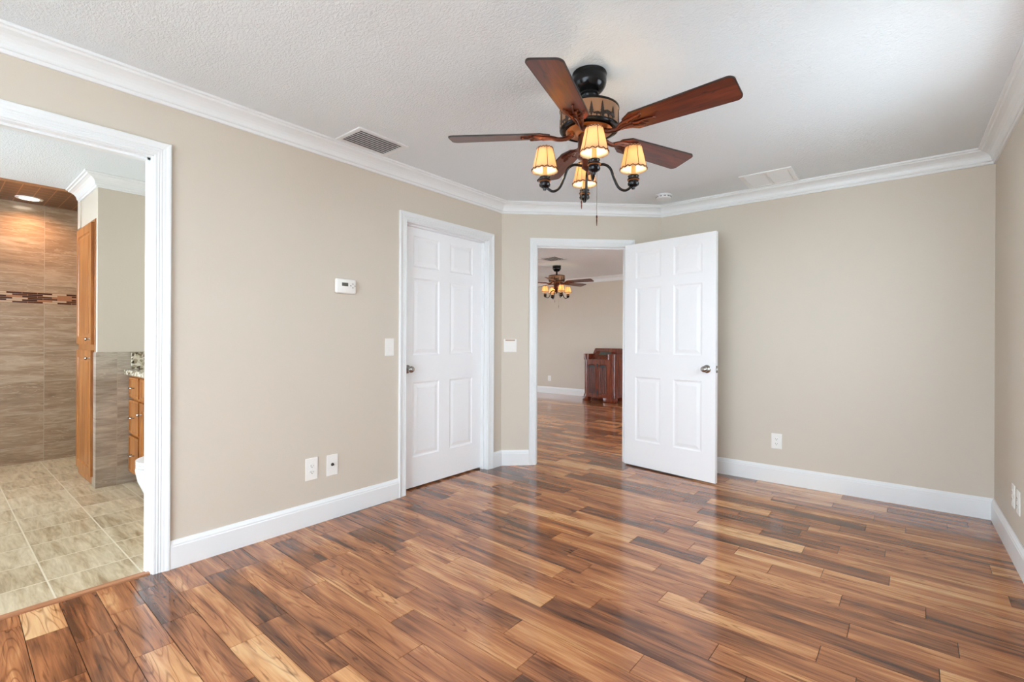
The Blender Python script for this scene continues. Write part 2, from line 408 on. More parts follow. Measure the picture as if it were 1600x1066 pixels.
bm = B(); box(bm, XL - 0.2, -2.1, ZC, XR + 0.2, YF + 0.2, ZC + 0.1)
struct('ceiling', bm, 'ceiling', 'white textured ceiling', 'ceiling')
bm = B(); box(bm, XB - 0.1, -1.35, -0.08, -A - 0.052, 1.66, 0.0)
struct('floor_bathroom', bm, 'bath floor tile', 'beige stone tile floor of the bathroom', 'floor')
bm = B(); box(bm, -A - 0.052, BO[0] - JB, -0.02, -A - 0.012, BO[1] + JB, 0.006, 0.002)
struct('trim_threshold', bm, 'light oak strip', 'pale wooden threshold strip between tile and hardwood', 'threshold')
bm = B(); box(bm, -40, -40, -0.3, 40, 50, -0.25)  # pale ground added outside as a daylight reflector for the ceilings
struct('ground', bm, 'pale ground', 'pale ground added outside the windows to bounce daylight in', 'ground')

# hardwood: every board a slab of its own inside one floor mesh
PLANKS = {
 -2: [(-2.75, 0.45)],
 -1: [(-2.9, 0.85), (-2.6, 0.35), (-2.2, 0.38)],
 0: [(-2.9, 0.3), (-2.43, 0.48)],
 1: [(-2.9, 0.5), (-2.57, 0.58), (-2.16, 0.52)],
 2: [(-2.72, 0.22), (-2.33, 0.4)],
 3: [(-2.56, 0.55)],
 4: [(-2.03, 0.25), (-1.54, 0.62)],
 5: [(-2.6, 0.5), (-1.72, 0.52)],
 6: [(-2.16, 0.42), (-1.43, 0.58)],
 7: [(-2.77, 0.18), (-2.36, 0.55), (-1.64, 0.35)],
 8: [(-1.77, 0.5), (-1.07, 0.4)],
 9: [(-2.68, 0.5), (-1.96, 0.4), (-1.24, 0.62)],
 10: [(-2.59, 0.2), (-2.17, 0.75), (-1.47, 0.65), (-0.76, 0.5)],
 11: [(-1.24, 0.25)],
 12: [(-2.28, 0.35), (-1.07, 0.38), (-0.57, 0.62)],
 13: [(-1.95, 0.6), (-1.35, 0.6), (-0.15, 0.5)],
 14: [(-2.68, 0.25), (-1.67, 0.3), (-1.27, 0.55), (-0.87, 0.6), (-0.27, 0.7)],
 15: [(-2.25, 0.2), (-1.43, 0.5), (-0.73, 0.25), (0.07, 0.8)],
 16: [(-1.62, 0.5), (-1.0, 0.5), (-0.2, 0.48)],
 17: [(-1.47, 0.62), (-0.67, 0.4), (0.13, 0.62)],
 18: [(-2.15, 0.85), (-1.25, 0.15), (-0.85, 0.85), (-0.25, 0.38)],
 19: [(-0.96, 0.5), (-0.56, 0.5), (0.04, 0.25)],
 20: [(-1.15, 0.6), (-0.75, 0.8), (-0.35, 0.7)],
 21: [(-1.29, 0.35), (-0.09, 0.68)],
 22: [(-1.06, 0.85), (-0.47, 0.5), (0.33, 0.2)],
 23: [(-1.93, 0.65), (-0.71, 0.2), (-0.32, 0.52)],
 24: [(-0.12, 0.5)],
 25: [(-0.9, 0.3), (-0.5, 0.55), (0.3, 0.82)],
 26: [(-1.14, 0.8), (-0.74, 0.45), (-0.35, 0.25)],
 27: [(-0.23, 0.6)],
 28: [(-0.63, 0.6), (-0.04, 0.45)],
 29: [(-0.8, 0.45), (-0.2, 0.4)],
 30: [(-0.44, 0.5), (0.16, 0.6)],
 31: [(-0.14, 0.35), (0.26, 0.45)],
 32: [(-0.41, 0.35)],
}

def build_floor():
    rnd = random.Random(7)
    ang, pitch, ph = R(-1.15), 0.1226, 0.317
    ca, sa = math.cos(ang), math.sin(ang)
    bm = B(); uvl = bm.loops.layers.uv.new('board')
    tl = bm.faces.layers.float.new('tone'); sl = bm.faces.layers.float.new('seed')
    pool = [0.16, 0.25, 0.32, 0.38, 0.42, 0.48, 0.5, 0.52, 0.55, 0.6, 0.64, 0.72, 0.82]
    g = 0.0012
    for i in range(-12, 73):
        y0 = ph + pitch * i
        js = list(PLANKS.get(i, []))
        out = []
        x = js[0][0] if js else rnd.uniform(-3.2, -2.4)
        first = x
        back = []
        while x > -9.0:
            x -= rnd.choice((0.4, 0.6, 0.8, 1.0)) * rnd.uniform(0.95, 1.05); back.append((x, rnd.choice(pool)))
        out += list(reversed(back))
        if not js: js = [(first, rnd.choice(pool))]
        for k, (a, t) in enumerate(js):
            out.append((a, t)); nx = js[k + 1][0] if k + 1 < len(js) else 1.1
            p = a
            while nx - p > 1.30:
                p += rnd.choice((0.6, 0.8, 1.0)); 
                if nx - p > 0.25: out.append((p, rnd.choice(pool)))
        ends = [o[0] for o in out[1:]] + [1.15]
        for (a, t), b in zip(out, ends):
            if b - a < 0.03: continue
            yc = y0 + pitch / 2
            xm, ym = a * ca - yc * sa, a * sa + yc * ca
            lim = -2.862 if ym < 2.1 else (-3.1 if ym < 3.3 else -9)
            xa, xb_ = max(a, lim), b
            if xb_ - xa < 0.02 or xa > XR + 0.05: continue
            if ym > YF + 0.1 or ym < YS - 0.2: continue
            seed = rnd.uniform(0, 60)
            top = []
            for (u, v) in ((xa + g, y0 + g), (xb_ - g, y0 + g), (xb_ - g, y0 + pitch - g), (xa + g, y0 + pitch - g)):
                top.append((u, v))
            vt = [bm.verts.new((u * ca - v * sa, u * sa + v * ca, 0.0)) for u, v in top]
            vb = [bm.verts.new((u * ca - v * sa, u * sa + v * ca, -0.004)) for u, v in top]
            fs = [bm.faces.new(vt)] + [bm.faces.new((vt[j], vb[j], vb[(j + 1) % 4], vt[(j + 1) % 4])) for j in range(4)]
            flip = rnd.random() < 0.5
            for f in fs:
                f[tl] = t + rnd.uniform(-0.03, 0.03); f[sl] = seed
                for lp in f.loops:
                    co = lp.vert.co; u = co.x * ca + co.y * sa; v = -co.x * sa + co.y * ca
                    lp[uvl].uv = ((u - a) + seed, (v - y0) if not flip else (y0 + pitch - v))
    o = obj('floor', bm, 'floor', recalc=False)
    tag(o, 'glossy acacia hardwood floor in mixed brown and tan boards', 'floor', kind='structure')
    s = B(); box(s, -A - 0.008, YS - WT, -0.1, XR, 3.4, -0.003); box(s, XL, 3.4, -0.1, XR, YF, -0.003)
    struct('floor_base', s, 'seam underlay', 'dark underlay showing in the seams between the hardwood boards', 'floor')
build_floor()

# crown moulding, baseboards, casings
CROWN = [(0, 0), (0, -0.0974), (0.010, -0.0974), (0.012, -0.092), (0.012, -0.082), (0.018, -0.0795), (0.021, -0.074), (0.0215, -0.066), (0.026, -0.052), (0.035, -0.040), (0.048, -0.030), (0.064, -0.0235), (0.071, -0.0225), (0.074, -0.019), (0.0765, -0.013), (0.088, -0.012), (0.090, -0.009), (0.090, 0)]
CROWN = [(o, z + ZC) for o, z in CROWN]
BASE = [(0, 0), (0.016, 0), (0.016, 0.108), (0.0135, 0.113), (0.0135, 0.120), (0.010, 0.127), (0.0075, 0.134), (0.005, 0.1395), (0, 0.1395)]
TA = math.tan((math.pi / 2 - math.atan2(DY, DX)) / 2); TB = math.tan(math.atan2(DY, DX) / 2)
pC0 = (-A, YS, 0); pC1 = (-A, Y1, 0); pC2 = (-A + DX, Y2, 0); pC3 = (XR, Y2, 0); pC4 = (XR, YS, 0)
def run(name, prof, P, Q, nrm, a, b, label, cat):
    bm = B(); sweep(bm, prof, P, Q, nrm, a, b)
    return struct(name, bm, 'trim', label, cat, smooth=False)
run('trim_1', CROWN, pC0, pC1, (1, 0, 0), 1, TA, 'white crown moulding along the left wall', 'crown moulding')
run('trim_2', CROWN, pC1, pC2, DN, TA, TB, 'white crown moulding over the open doorway', 'crown moulding')
run('trim_3', CROWN, pC2, pC3, (0, -1, 0), TB, 1, 'white crown moulding along the back wall', 'crown moulding')
run('trim_4', CROWN, pC3, pC4, (-1, 0, 0), 1, 1, 'white crown moulding along the right wall', 'crown moulding')
run('trim_5', CROWN, pC4, pC0, (0, 1, 0), 1, 1, 'white crown moulding behind the camera', 'crown moulding')
run('trim_6', CROWN, (XL, YF, 0), (XR, YF, 0), (0, -1, 0), 0, 0, 'white crown moulding on the far wall of the next room', 'crown moulding')
CR2 = CROWN
run('trim_7', CR2, (XS, 1.56, 0), (XS, YSt, 0), (1, 0, 0), 0, -1, 'white crown moulding on the front of the short bathroom wall', 'crown moulding')
run('trim_8', CR2, (XS, YSt, 0), (XSh + 0.01, YSt, 0), (0, -1, 0), -1, 0, 'white crown moulding end above the oak linen cabinet', 'crown moulding')
cw = 0.066
run('baseboard_left', BASE, (-A, BO[1] + 0.07, 0), (-A, CO[0] - cw, 0), (1, 0, 0), 0, 0, 'white baseboard on the left wall under the thermostat', 'baseboard')
run('baseboard_corner', BASE, (-A, CO[1] + cw, 0), pC1, (1, 0, 0), 0, TA, 'short white baseboard between closet door and wall corner', 'baseboard')
run('baseboard_diagonal', BASE, pC1, DP + DS * (EO[0] - cw), DN, TA, 0, 'short white baseboard left of the open doorway', 'baseboard')
run('baseboard_diagonal_end', BASE, DP + DS * (EO[1] + cw), pC2, DN, 0, TB, 'short white baseboard behind the open door', 'baseboard')
run('baseboard_back', BASE, pC2, pC3, (0, -1, 0), TB, 1, 'white baseboard along the back wall', 'baseboard')
run('baseboard_right', BASE, pC3, pC4, (-1, 0, 0), 1, 0, 'white baseboard along the right wall', 'baseboard')
run('baseboard_far', BASE, (XL, YF, 0), (XR, YF, 0), (0, -1, 0), 0, 0, 'white baseboard on the far wall of the next room', 'baseboard')

def casing(name, W, o, w, label, thick=1.0):
    s0, s1, h = o
    pr = [(0, 0), (0, .009), (.003, .0115), (.009, .0115), (.0115, .0095), (.015, .0115), (.020, .0115), (.0225, .0095), (.026, .012), (.031, .012), (.0335, .010), (.037, .013), (.046, .0145), (.052, .0175), (.058, .019), (.064, .019), (.066, .016), (.066, 0)]
    pr = [(q * w / .066, d * thick) for q, d in pr]
    bm = B()
    prism(bm, pr, lambda q, d, k: W(s0 - q, d, 0 if k == 0 else h + q))
    prism(bm, pr, lambda q, d, k: W(s1 + q, d, 0 if k == 0 else h + q))
    prism(bm, pr, lambda q, d, k: W(s0 - q if k == 0 else s1 + q, d, h + q))
    for e in (s0, s1):                                        # jambs with stop strips
        sg = 1 if e == s1 else -1
        a, b, c = e - sg * .005, e + sg * JB, e - sg * .017
        def bx(p, q, d0, d1, z1):
            vs = [(p, d0), (q, d0), (q, d1), (p, d1)]
            prism(bm, vs, lambda s, d, k: W(s, d, 0 if k == 0 else z1))
        bx(a, b, 0.0005, -WT - 0.0005, h + JB)
        bx(c, a, -0.036, -0.070, h - .005)
    prism(bm, [(h - .005, .0005), (h + JB, .0005), (h + JB, -WT - .0005), (h - .005, -WT - .0005)], lambda z, d, k: W(s0 if k == 0 else s1, d, z))
    prism(bm, [(h - .017, -.036), (h - .005, -.036), (h - .005, -.070), (h - .017, -.070)], lambda z, d, k: W(s0 if k == 0 else s1, d, z))
    prism(bm, [(q, -WT - d) for q, d in pr], lambda q, d, k: W(s0 - q, d, 0 if k == 0 else h + q))
    prism(bm, [(q, -WT - d) for q, d in pr], lambda q, d, k: W(s1 + q, d, 0 if k == 0 else h + q))
    prism(bm, [(q, -WT - d) for q, d in pr], lambda q, d, k: W(s0 - q if k == 0 else s1 + q, d, h + q))
    return struct(name, bm, 'trim', label, 'door casing')
casing('trim_9', WL, BO, 0.070, 'wide white fluted casing around the bathroom opening')
casing('trim_10', WL, CO, cw, 'white casing around the closed closet door')
tdoor = casing('trim_11', WD, EO, cw, 'white casing around the open doorway on the angled wall')
bm = B(); prism(bm, [(-.012, .90), (-.030, .90), (-.030, .955), (-.012, .955)], lambda d, z, k: WD(EO[0] + .0045 + .002 * k, d, z))
obj('strike_plate', bm, 'satin nickel', tdoor)['label'] = 'small metal strike plate'

# windows (outside the picture, most of them added to bring daylight)
def window(name, W, s0, s1, z0, z1, rails, label):
    bm = B(); f = 0.05
    def bar(a, b, c, d, d0, d1):
        prism(bm, [(a, c), (b, c), (b, d), (a, d)], lambda s, z, k: W(s, d0 if k == 0 else d1, z))
    bar(s0, s0 + f, z0, z1, -.03, -.09); bar(s1 - f, s1, z0, z1, -.03, -.09)
    bar(s0 + f, s1 - f, z0, z0 + f, -.03, -.09); bar(s0 + f, s1 - f, z1 - f, z1, -.03, -.09)
    for kind, p in rails:
        if kind == 'h': bar(s0 + f, s1 - f, p - .02, p + .02, -.045, -.08)
        else: bar(p - .02, p + .02, z0 + f, z1 - f, -.04, -.085)
    o = struct(name, bm, 'trim', label, 'window')
    g = B(); prism(g, [(s0 + f, z0 + f), (s1 - f, z0 + f), (s1 - f, z1 - f), (s0 + f, z1 - f)], lambda s, z, k: W(s, -.060 if k == 0 else -.064, z))
    obj('pane', g, 'glass', o)
    s = B(); prism(s, [(s0 - .03, z0 - .03), (s1 + .03, z0 - .03), (s1 + .03, z0), (s0 - .03, z0)], lambda a, z, k: W(a, .04 if k == 0 else 0.0, z))
    obj('sill', s, 'trim', o)
    return o
window('added_window_1', WR, *WIN_R, [('h', (WIN_R[2] + WIN_R[3]) / 2)], 'white sash window added in the right wall to even the light, out of the picture')
window('window_2', lambda s, d, z: Vector((s, YS + d, z)), *WIN_S, [('v', (WIN_S[0] + WIN_S[1]) / 2), ('h', 1.2)], 'wide white window behind the camera')
window('added_window_3', WX, *WIN_F, [('v', (WIN_F[0] + WIN_F[1]) / 2)], 'large unseen window added in the side wall to light the next room')
window('added_window_4', lambda s, d, z: Vector((s, -1.25 + d, z)), *WIN_B, [('v', -4.5)], 'unseen window added in the bathroom side wall to brighten the room')
c = lambda w: ((w[0] + w[1]) / 2, (w[2] + w[3]) / 2, w[1] - w[0], w[3] - w[2])
y, z, a, b = c(WIN_R); window_portal('daylight_right', (XR + 0.10, y, z), (0, R(90), 0), b, a)
x, z, a, b = c(WIN_S); window_portal('daylight_rear', (x, YS - 0.10, z), (R(90), 0, 0), a, b)
window('added_window_5', WR, *WIN_G, [('v', (WIN_G[0] + WIN_G[1]) / 2)], 'large unseen window added to light the next room from the right')
y, z, a, b = c(WIN_G); window_portal('daylight_far_right', (XR + 0.10, y, z), (0, R(90), 0), b, a)
y, z, a, b = c(WIN_F); window_portal('daylight_far', (XL - 0.10, y, z), (0, R(-90), 0), b, a)
x, z, a, b = c(WIN_B); window_portal('daylight_bath', (x, -1.25 - 0.10, z), (R(90), 0, 0), a, b)

# ------------------------------------------------------------------ panelled doors
def ring_panel(bm, x0, x1, z0, z1, y, sgn, steps):
    """nested rectangles from the opening edge inwards; steps = (inset, depth); depth goes along sgn*y"""
    prev = None
    for ins, dep in steps:
        cur = [bm.verts.new((x, y + sgn * dep, z)) for x, z in ((x0 + ins, z0 + ins), (x1 - ins, z0 + ins), (x1 - ins, z1 - ins), (x0 + ins, z1 - ins))]
        if prev:
            for i in range(4): bm.faces.new((prev[i], prev[(i + 1) % 4], cur[(i + 1) % 4], cur[i]))
        prev = cur
    bm.faces.new(prev)
PSTEP = [(0, 0), (.004, .0018), (.010, .0056), (.016, .0064), (.022, .0060), (.042, .0018), (.048, .0010)]
def door_mesh(W, H, T, cols, rows, steps=PSTEP):
    bm = B()
    xs = sorted({0, W, *[c for p in cols for c in p]}); zs = sorted({0, H, *[c for p in rows for c in p]})
    for y, sgn in ((0, 1), (T, -1)):
        for i in range(len(xs) - 1):
            for j in range(len(zs) - 1):
                pc = (xs[i], xs[i + 1]) in cols and (zs[j], zs[j + 1]) in rows
                if pc: ring_panel(bm, xs[i], xs[i + 1], zs[j], zs[j + 1], y, sgn, steps)
                else: quad(bm, [(xs[i], y, zs[j]), (xs[i + 1], y, zs[j]), (xs[i + 1], y, zs[j + 1]), (xs[i], y, zs[j + 1])])
    for i in range(len(xs) - 1):
        for z in (0, H): quad(bm, [(xs[i], 0, z), (xs[i + 1], 0, z), (xs[i + 1], T, z), (xs[i], T, z)])
    for j in range(len(zs) - 1):
        for x in (0, W): quad(bm, [(x, 0, zs[j]), (x, T, zs[j]), (x, T, zs[j + 1]), (x, 0, zs[j + 1])])
    bmesh.ops.remove_doubles(bm, verts=bm.verts, dist=1e-5)
    return bm
def knob(parent, x, y, z, sgn):
    """door knob: rose, neck and oval grip, pointing along sgn*y"""
    m = Matrix.Rotation(R(90) * sgn, 4, 'X') if sgn < 0 else Matrix.Rotation(R(-90), 4, 'X')
    if sgn < 0: m = Matrix.Rotation(R(90), 4, 'X')
    bm = B(); lathe(bm, [(0, 0), (.033, 0), (.033, .003), (.029, .007), (.016, .010), (.0115, .013), (.0105, .022), (.0115, .028)], mat=m, n=28)
    lathe(bm, [(.0115, .028), (.019, .033), (.0255, .041), (.0275, .049), (.0255, .057), (.018, .063), (.009, .0655), (0, .066)], mat=m, n=28)
    for v in bm.verts:
        if abs(v.co.y) > .0281: v.co.x *= 1.06; v.co.z *= .94
    o = obj('door_knob', bm, 'satin nickel', parent, True); o.location = (x, y, z); o['label'] = 'satin nickel oval door knob'
    return o
ROWS = [(.231, .814), (1.024, 1.625), (1.708, 1.953)]
W1 = 0.897
bm = door_mesh(W1, 2.020, .035, [(.117, .390), (.507, .780)], ROWS)
d1 = struct('door_1', bm, 'door paint', 'closed white six-panel door on the left wall', 'door')
d1.location = (-A - .0712, 2.2635, .013); d1.rotation_euler = (0, 0, R(90))
knob(d1, .062, 0, .918, -1)
W2 = 0.856
bm = door_mesh(W2, 2.030, .035, [(.113, .369), (.487, .743)], ROWS)
d2 = struct('door_2', bm, 'door paint', 'open white six-panel door swung toward the back wall', 'door')
d2.location = (-1.986, 4.122, .012); d2.rotation_euler = (0, 0, math.atan2(-.125, .845))
knob(d2, .784, 0, .917, -1); knob(d2, .784, .035, .917, 1)
bm = B(); box(bm, W2, .005, .889, W2 + .0015, .030, .945)
lp = obj('latch_plate', bm, 'satin nickel', d2); lp['label'] = 'satin nickel latch plate in the door edge'
bm = B(); prism(bm, [(0, .011), (.011, .0125), (.011, .016), (0, .024)], lambda x, y, k: Vector((W2 + .0015 + x, y, .909 + .018 * k)))
obj('latch_bolt', bm, 'satin nickel', lp)
for z in (.20, 1.02, 1.80):
    bm = B(); lathe(bm, [(0, 0), (.0062, .0), (.0062, .089), (0, .089)], -.004, .0415, z, 12); box(bm, -.0018, .006, z, 0, .037, z + .089)
    obj('hinge', bm, 'satin nickel', d2)

# ------------------------------------------------------------------ plates on the walls
def frame_at(o, P, nrm):
    """local x along the wall (to the viewer's right), -y out of the wall, z up"""
    nrm = Vector(nrm).normalized(); xl = Vector((0, 0, 1)).cross(nrm) * 1.0
    o.location = P; o.rotation_euler = (0, 0, math.atan2(xl.y, xl.x))
def plate(bm, w, h, t=.0055):
    box(bm, -w / 2, -t, -h / 2, w / 2, 0, h / 2, .0028, 2)
def outlet(P, nrm, label, w=.078, h=.125, group=None):
    t = thing('wall_outlet', label, 'outlet', group=group); frame_at(t, P, nrm)
    bm = B(); plate(bm, w, h); obj('cover_plate', bm, 'white plastic', t)
    for dz in (-.0195, .0195):
        bm = B(); lathe(bm, [(.0172, 0), (.0172, .0025), (.0160, .0032), (0, .0032)], mat=Matrix.Translation((0, -.005, dz)) @ Matrix.Rotation(R(90), 4, 'X'), n=24, sy=.82)
        f = obj('receptacle', bm, 'white plastic', t)
        bm = B(); box(bm, -.0078, -.0088, dz - .003, -.0058, -.0080, dz + .006); box(bm, .0058, -.0088, dz - .002, .0078, -.0080, dz + .005)
        lathe(bm, [(.0026, 0), (.0026, .0008), (0, .0008)], 0, -.008, dz - .0085, 10, mat=Matrix.Rotation(R(90), 4, 'X'))
        obj('slot', bm, 'dark slot', f)
    bm = B(); lathe(bm, [(.003, 0), (.003, .001), (0, .0014)], 0, -.0055, 0, 10, mat=Matrix.Rotation(R(90), 4, 'X')); obj('screw', bm, 'white plastic', t)
    return t
outlet((-A, 1.526, .348), (1, 0, 0), 'white duplex outlet low on the left wall, beside the cable plate', .080, .138)
outlet((-.772, Y2, .340), (0, -1, 0), 'white duplex outlet low on the back wall, right of the open door')
outlet((XR, 3.705, .332), (-1, 0, 0), 'white outlet on the right wall, the one nearer the back corner')
outlet((XR, 3.565, .332), (-1, 0, 0), 'white outlet on the right wall, the one nearer the picture edge')
outlet((-5.87, YF, .320), (0, -1, 0), 'small white outlet on the far wall of the next room', .08, .115)
# cable plate
t = thing('cable_plate', 'white wall plate with a dark round cable socket, low on the left wall', 'wall plate'); frame_at(t, (-A, 1.665, .345), (1, 0, 0))
bm = B(); plate(bm, .078, .134); obj('cover_plate', bm, 'white plastic', t)
bm = B(); lathe(bm, [(.0105, 0), (.0095, .003), (.0062, .003), (.0062, .011), (.0045, .011), (.0045, .004), (0, .004)], 0, -.0055, 0.004, 20, mat=Matrix.Rotation(R(90), 4, 'X')); obj('cable_socket', bm, 'dark slot', t)
# rocker switches
def rocker(bm, x, w, h):
    prism(bm, [(-.0055, -h / 2), (-.0100, -h / 2 + .001), (-.0070, 0), (-.0062, h / 2 - .001), (-.0055, h / 2)], lambda y, z, k: Vector((x - w / 2 + w * k, y, z)))
t = thing('light_switch', 'single white rocker light switch left of the closed door', 'light switch'); frame_at(t, (-A, 2.107, 1.103), (1, 0, 0))
bm = B(); plate(bm, .078, .125); obj('cover_plate', bm, 'white plastic', t)
bm = B(); box(bm, -.0185, -.0062, -.036, .0185, -.005, .036); obj('switch_frame', bm, 'white plastic', t)
bm = B(); rocker(bm, 0, .030, .062); obj('rocker', bm, 'white plastic', t)
t = thing('light_switch', 'double white light switch with a brown strip, left of the open doorway', 'light switch'); frame_at(t, DP + DS * .080 + Vector((0, 0, 1.106)), DN)
bm = B(); plate(bm, .118, .120); obj('cover_plate', bm, 'white plastic', t)
for x in (-.023, .023):
    bm = B(); rocker(bm, x, .033, .066); r_ = obj('rocker', bm, 'white plastic', t); r_.location = (0, 0, -.004)
bm = B(); box(bm, -.044, -.0066, .043, .044, -.0052, .0535); obj('tape_strip', bm, 'brown tape', t)['label'] = 'brown strip at the top of the plate'
# thermostat
t = thing('thermostat', 'white wall thermostat with a small dark screen', 'thermostat'); frame_at(t, (-A, 1.748, 1.508), (1, 0, 0))
bm = B(); box(bm, -.073, -.026, -.050, .073, 0, .050, .012, 3)
for v in bm.verts:
    if abs(v.co.x) > .06: v.co.x += math.copysign(.004, v.co.x) * (1 - (v.co.z / .05) ** 2)
obj('housing', bm, 'white plastic', t, True)
bm = B(); box(bm, -.033, -.0268, .000, .012, -.0255, .022); obj('screen', bm, 'dark screen', t)
for x, z, q in ((.047, .018, 0), (.047, -.008, 2), (.031, .005, 1), (.063, .005, 3)):
    bm = B(); prism(bm, [(-.0055, -.003), (.0055, -.003), (0, .005)], lambda a, b, k: Matrix.Rotation(R(90) * -q, 4, 'Y') @ Vector((a, 0, b)) + Vector((x, -.0255 - .0012 * k, z)))
    obj('arrow_button', bm, 'grey mark', t)
for x in (-.030, .002):
    bm = B(); lathe(bm, [(.008, 0), (.007, .0012), (0, .0012)], x, -.0258, -.026, 16, mat=Matrix.Rotation(R(90), 4, 'X')); obj('round_button', bm, 'white plastic', t)

# ------------------------------------------------------------------ ceiling fittings
def louvre(t, w, l, n, mat, curved=True, edge=.028, depth=.016, dark='duct dark', span=None):
    """frame w (x) by l (y) on the ceiling; slats run along y"""
    bm = B()
    for a, b in (((-w / 2, -l / 2), (w / 2, -l / 2 + edge)), ((-w / 2, l / 2 - edge), (w / 2, l / 2)), ((-w / 2, -l / 2 + edge), (-w / 2 + edge, l / 2 - edge)), ((w / 2 - edge, -l / 2 + edge), (w / 2, l / 2 - edge))):
        box(bm, a[0], a[1], -.007, b[0], b[1], 0)
    obj('frame', bm, 'trim', t)
    bm = B(); box(bm, -w / 2 + .01, -l / 2 + .01, -.0012, w / 2 - .01, l / 2 - .01, -.0002); obj('duct_opening', bm, dark, t)
    iw = w - 2 * edge; p = iw / n
    for i in range(n):
        x = -iw / 2 + p * (i + .5); bm = B()
        if curved: pr = [(-.45 * p, -.003), (-.2 * p, -.010), (.15 * p, -.013), (.42 * p, -.0135), (.42 * p, -.0125), (.16 * p, -.012), (-.17 * p, -.009), (-.41 * p, -.003)]
        else: pr = [(-.42 * p, -.002), (.30 * p, -.0068), (.36 * p, -.0062), (-.36 * p, -.0014)]
        prism(bm, pr, lambda a, z, k: Vector((x + a, (-1, 1)[k] * (l / 2 - edge + .002), z)))
        obj('slat', bm, mat, t)
t = thing('air_vent', 'white louvred air vent on the ceiling beside the left crown moulding', 'air vent', (-2.617, 1.802, ZC)); louvre(t, .262, .365, 8, 'trim')
t = thing('air_vent', 'small ceiling air vent in the next room, above its fan', 'air vent', (-4.19, 6.15, ZC)); louvre(t, .33, .33, 6, 'vent grey')
# flush return grille
t = thing('return_grille', 'white flush return grille with two panels on the ceiling near the back wall', 'air vent', (-.782, 4.110, ZC))
w, l, e = .352, .366, .030
bm = B()
for a in ((-w / 2, -l / 2, w / 2, -l / 2 + e), (-w / 2, l / 2 - e, w / 2, l / 2), (-w / 2, -l / 2 + e, -w / 2 + e, l / 2 - e), (w / 2 - e, -l / 2 + e, w / 2, l / 2 - e), (-.010, -l / 2 + e, .010, l / 2 - e)):
    box(bm, a[0], a[1], -.008, a[2], a[3], 0, .0015, 1)
obj('frame', bm, 'trim', t)
for x0, x1 in ((-w / 2 + e, -.010), (.010, w / 2 - e)):
    bm = B(); yy = -l / 2 + e
    while yy < l / 2 - e - .008:
        prism(bm, [(yy, -.0010), (yy + .0085, -.0045), (yy + .0098, -.0040), (yy + .0012, -.0006)], lambda y, z, k: Vector(((x0, x1)[k], y, z))); yy += .0102
    box(bm, x0, -l / 2 + e, -.0005, x1, l / 2 - e, -.0001)
    obj('louvre_panel', bm, 'trim', t)
# smoke detector
t = thing('smoke_detector', 'round white smoke detector on the ceiling', 'smoke detector', (-1.588, 4.036, ZC))
bm = B(); lathe(bm, [(0, 0), (.068, 0), (.069, -.010), (.064, -.012)], n=36); obj('base', bm, 'trim', t, True)
bm = B(); lathe(bm, [(.062, -.012), (.063, -.028), (.056, -.036), (.030, -.039), (0, -.040)], n=36); hs = obj('housing', bm, 'trim', t, True)
for k in range(12):
    a = 2 * math.pi * k / 12; bm = B(); box(bm, .0605, -.010, -.024, .0645, .010, -.017); bmesh.ops.rotate(bm, verts=bm.verts, cent=(0, 0, 0), matrix=Matrix.Rotation(a, 3, 'Z')); obj('sensor_slot', bm, 'grey mark', hs)

# ------------------------------------------------------------------ ceiling fans
def arc_plate(bm, pts, ang0, r, t0=-.003, t1=.0022):
    """outline (arc metres, z) wrapped on a cylinder of radius r"""
    prism(bm, pts, lambda a, z, k: Vector(((r + (t0, t1)[k]) * math.cos(ang0 + a / r), (r + (t0, t1)[k]) * math.sin(ang0 + a / r), z)))
def pine(h, w):
    L = [(0, h)]
    n = 5
    for i in range(n):
        zt = h - h * .85 * (i + .35) / n; zb = h - h * .85 * (i + 1) / n
        L += [(w * (i + 1) / n * .9 / 2 + .001, zb), (w * (i + 1) / n * .40 / 2 + .001, zb + .003)]
    L += [(.0016, 0)]
    return L + [(-a, z) for a, z in reversed(L[1:])]
BEAR = [(-.026, 0), (-.021, 0), (-.019, .008), (-.008, .010), (-.002, .009), (0, 0), (.006, 0), (.008, .009), (.014, .012), (.018, .010), (.024, .011), (.025, .015), (.021, .019), (.018, .023), (.015, .021), (.008, .023), (-.004, .025), (-.016, .022), (-.024, .015)]
def blade_outline():
    r0, r1, w0, w1, c = .185, .665, .118, .146, .026
    P = [(r0, -.030), (r0 + .045, -w0 / 2)]
    def corner(cx, cy, a0, a1):
        return [(cx + c * math.cos(R(a0 + (a1 - a0) * i / 6)), cy + c * math.sin(R(a0 + (a1 - a0) * i / 6))) for i in range(7)]
    P += corner(r1 - c, -w1 / 2 + c, -90, 0) + corner(r1 - c, w1 / 2 - c, 0, 90)
    P += [(r0 + .045, w0 / 2), (r0, .030)]
    return P
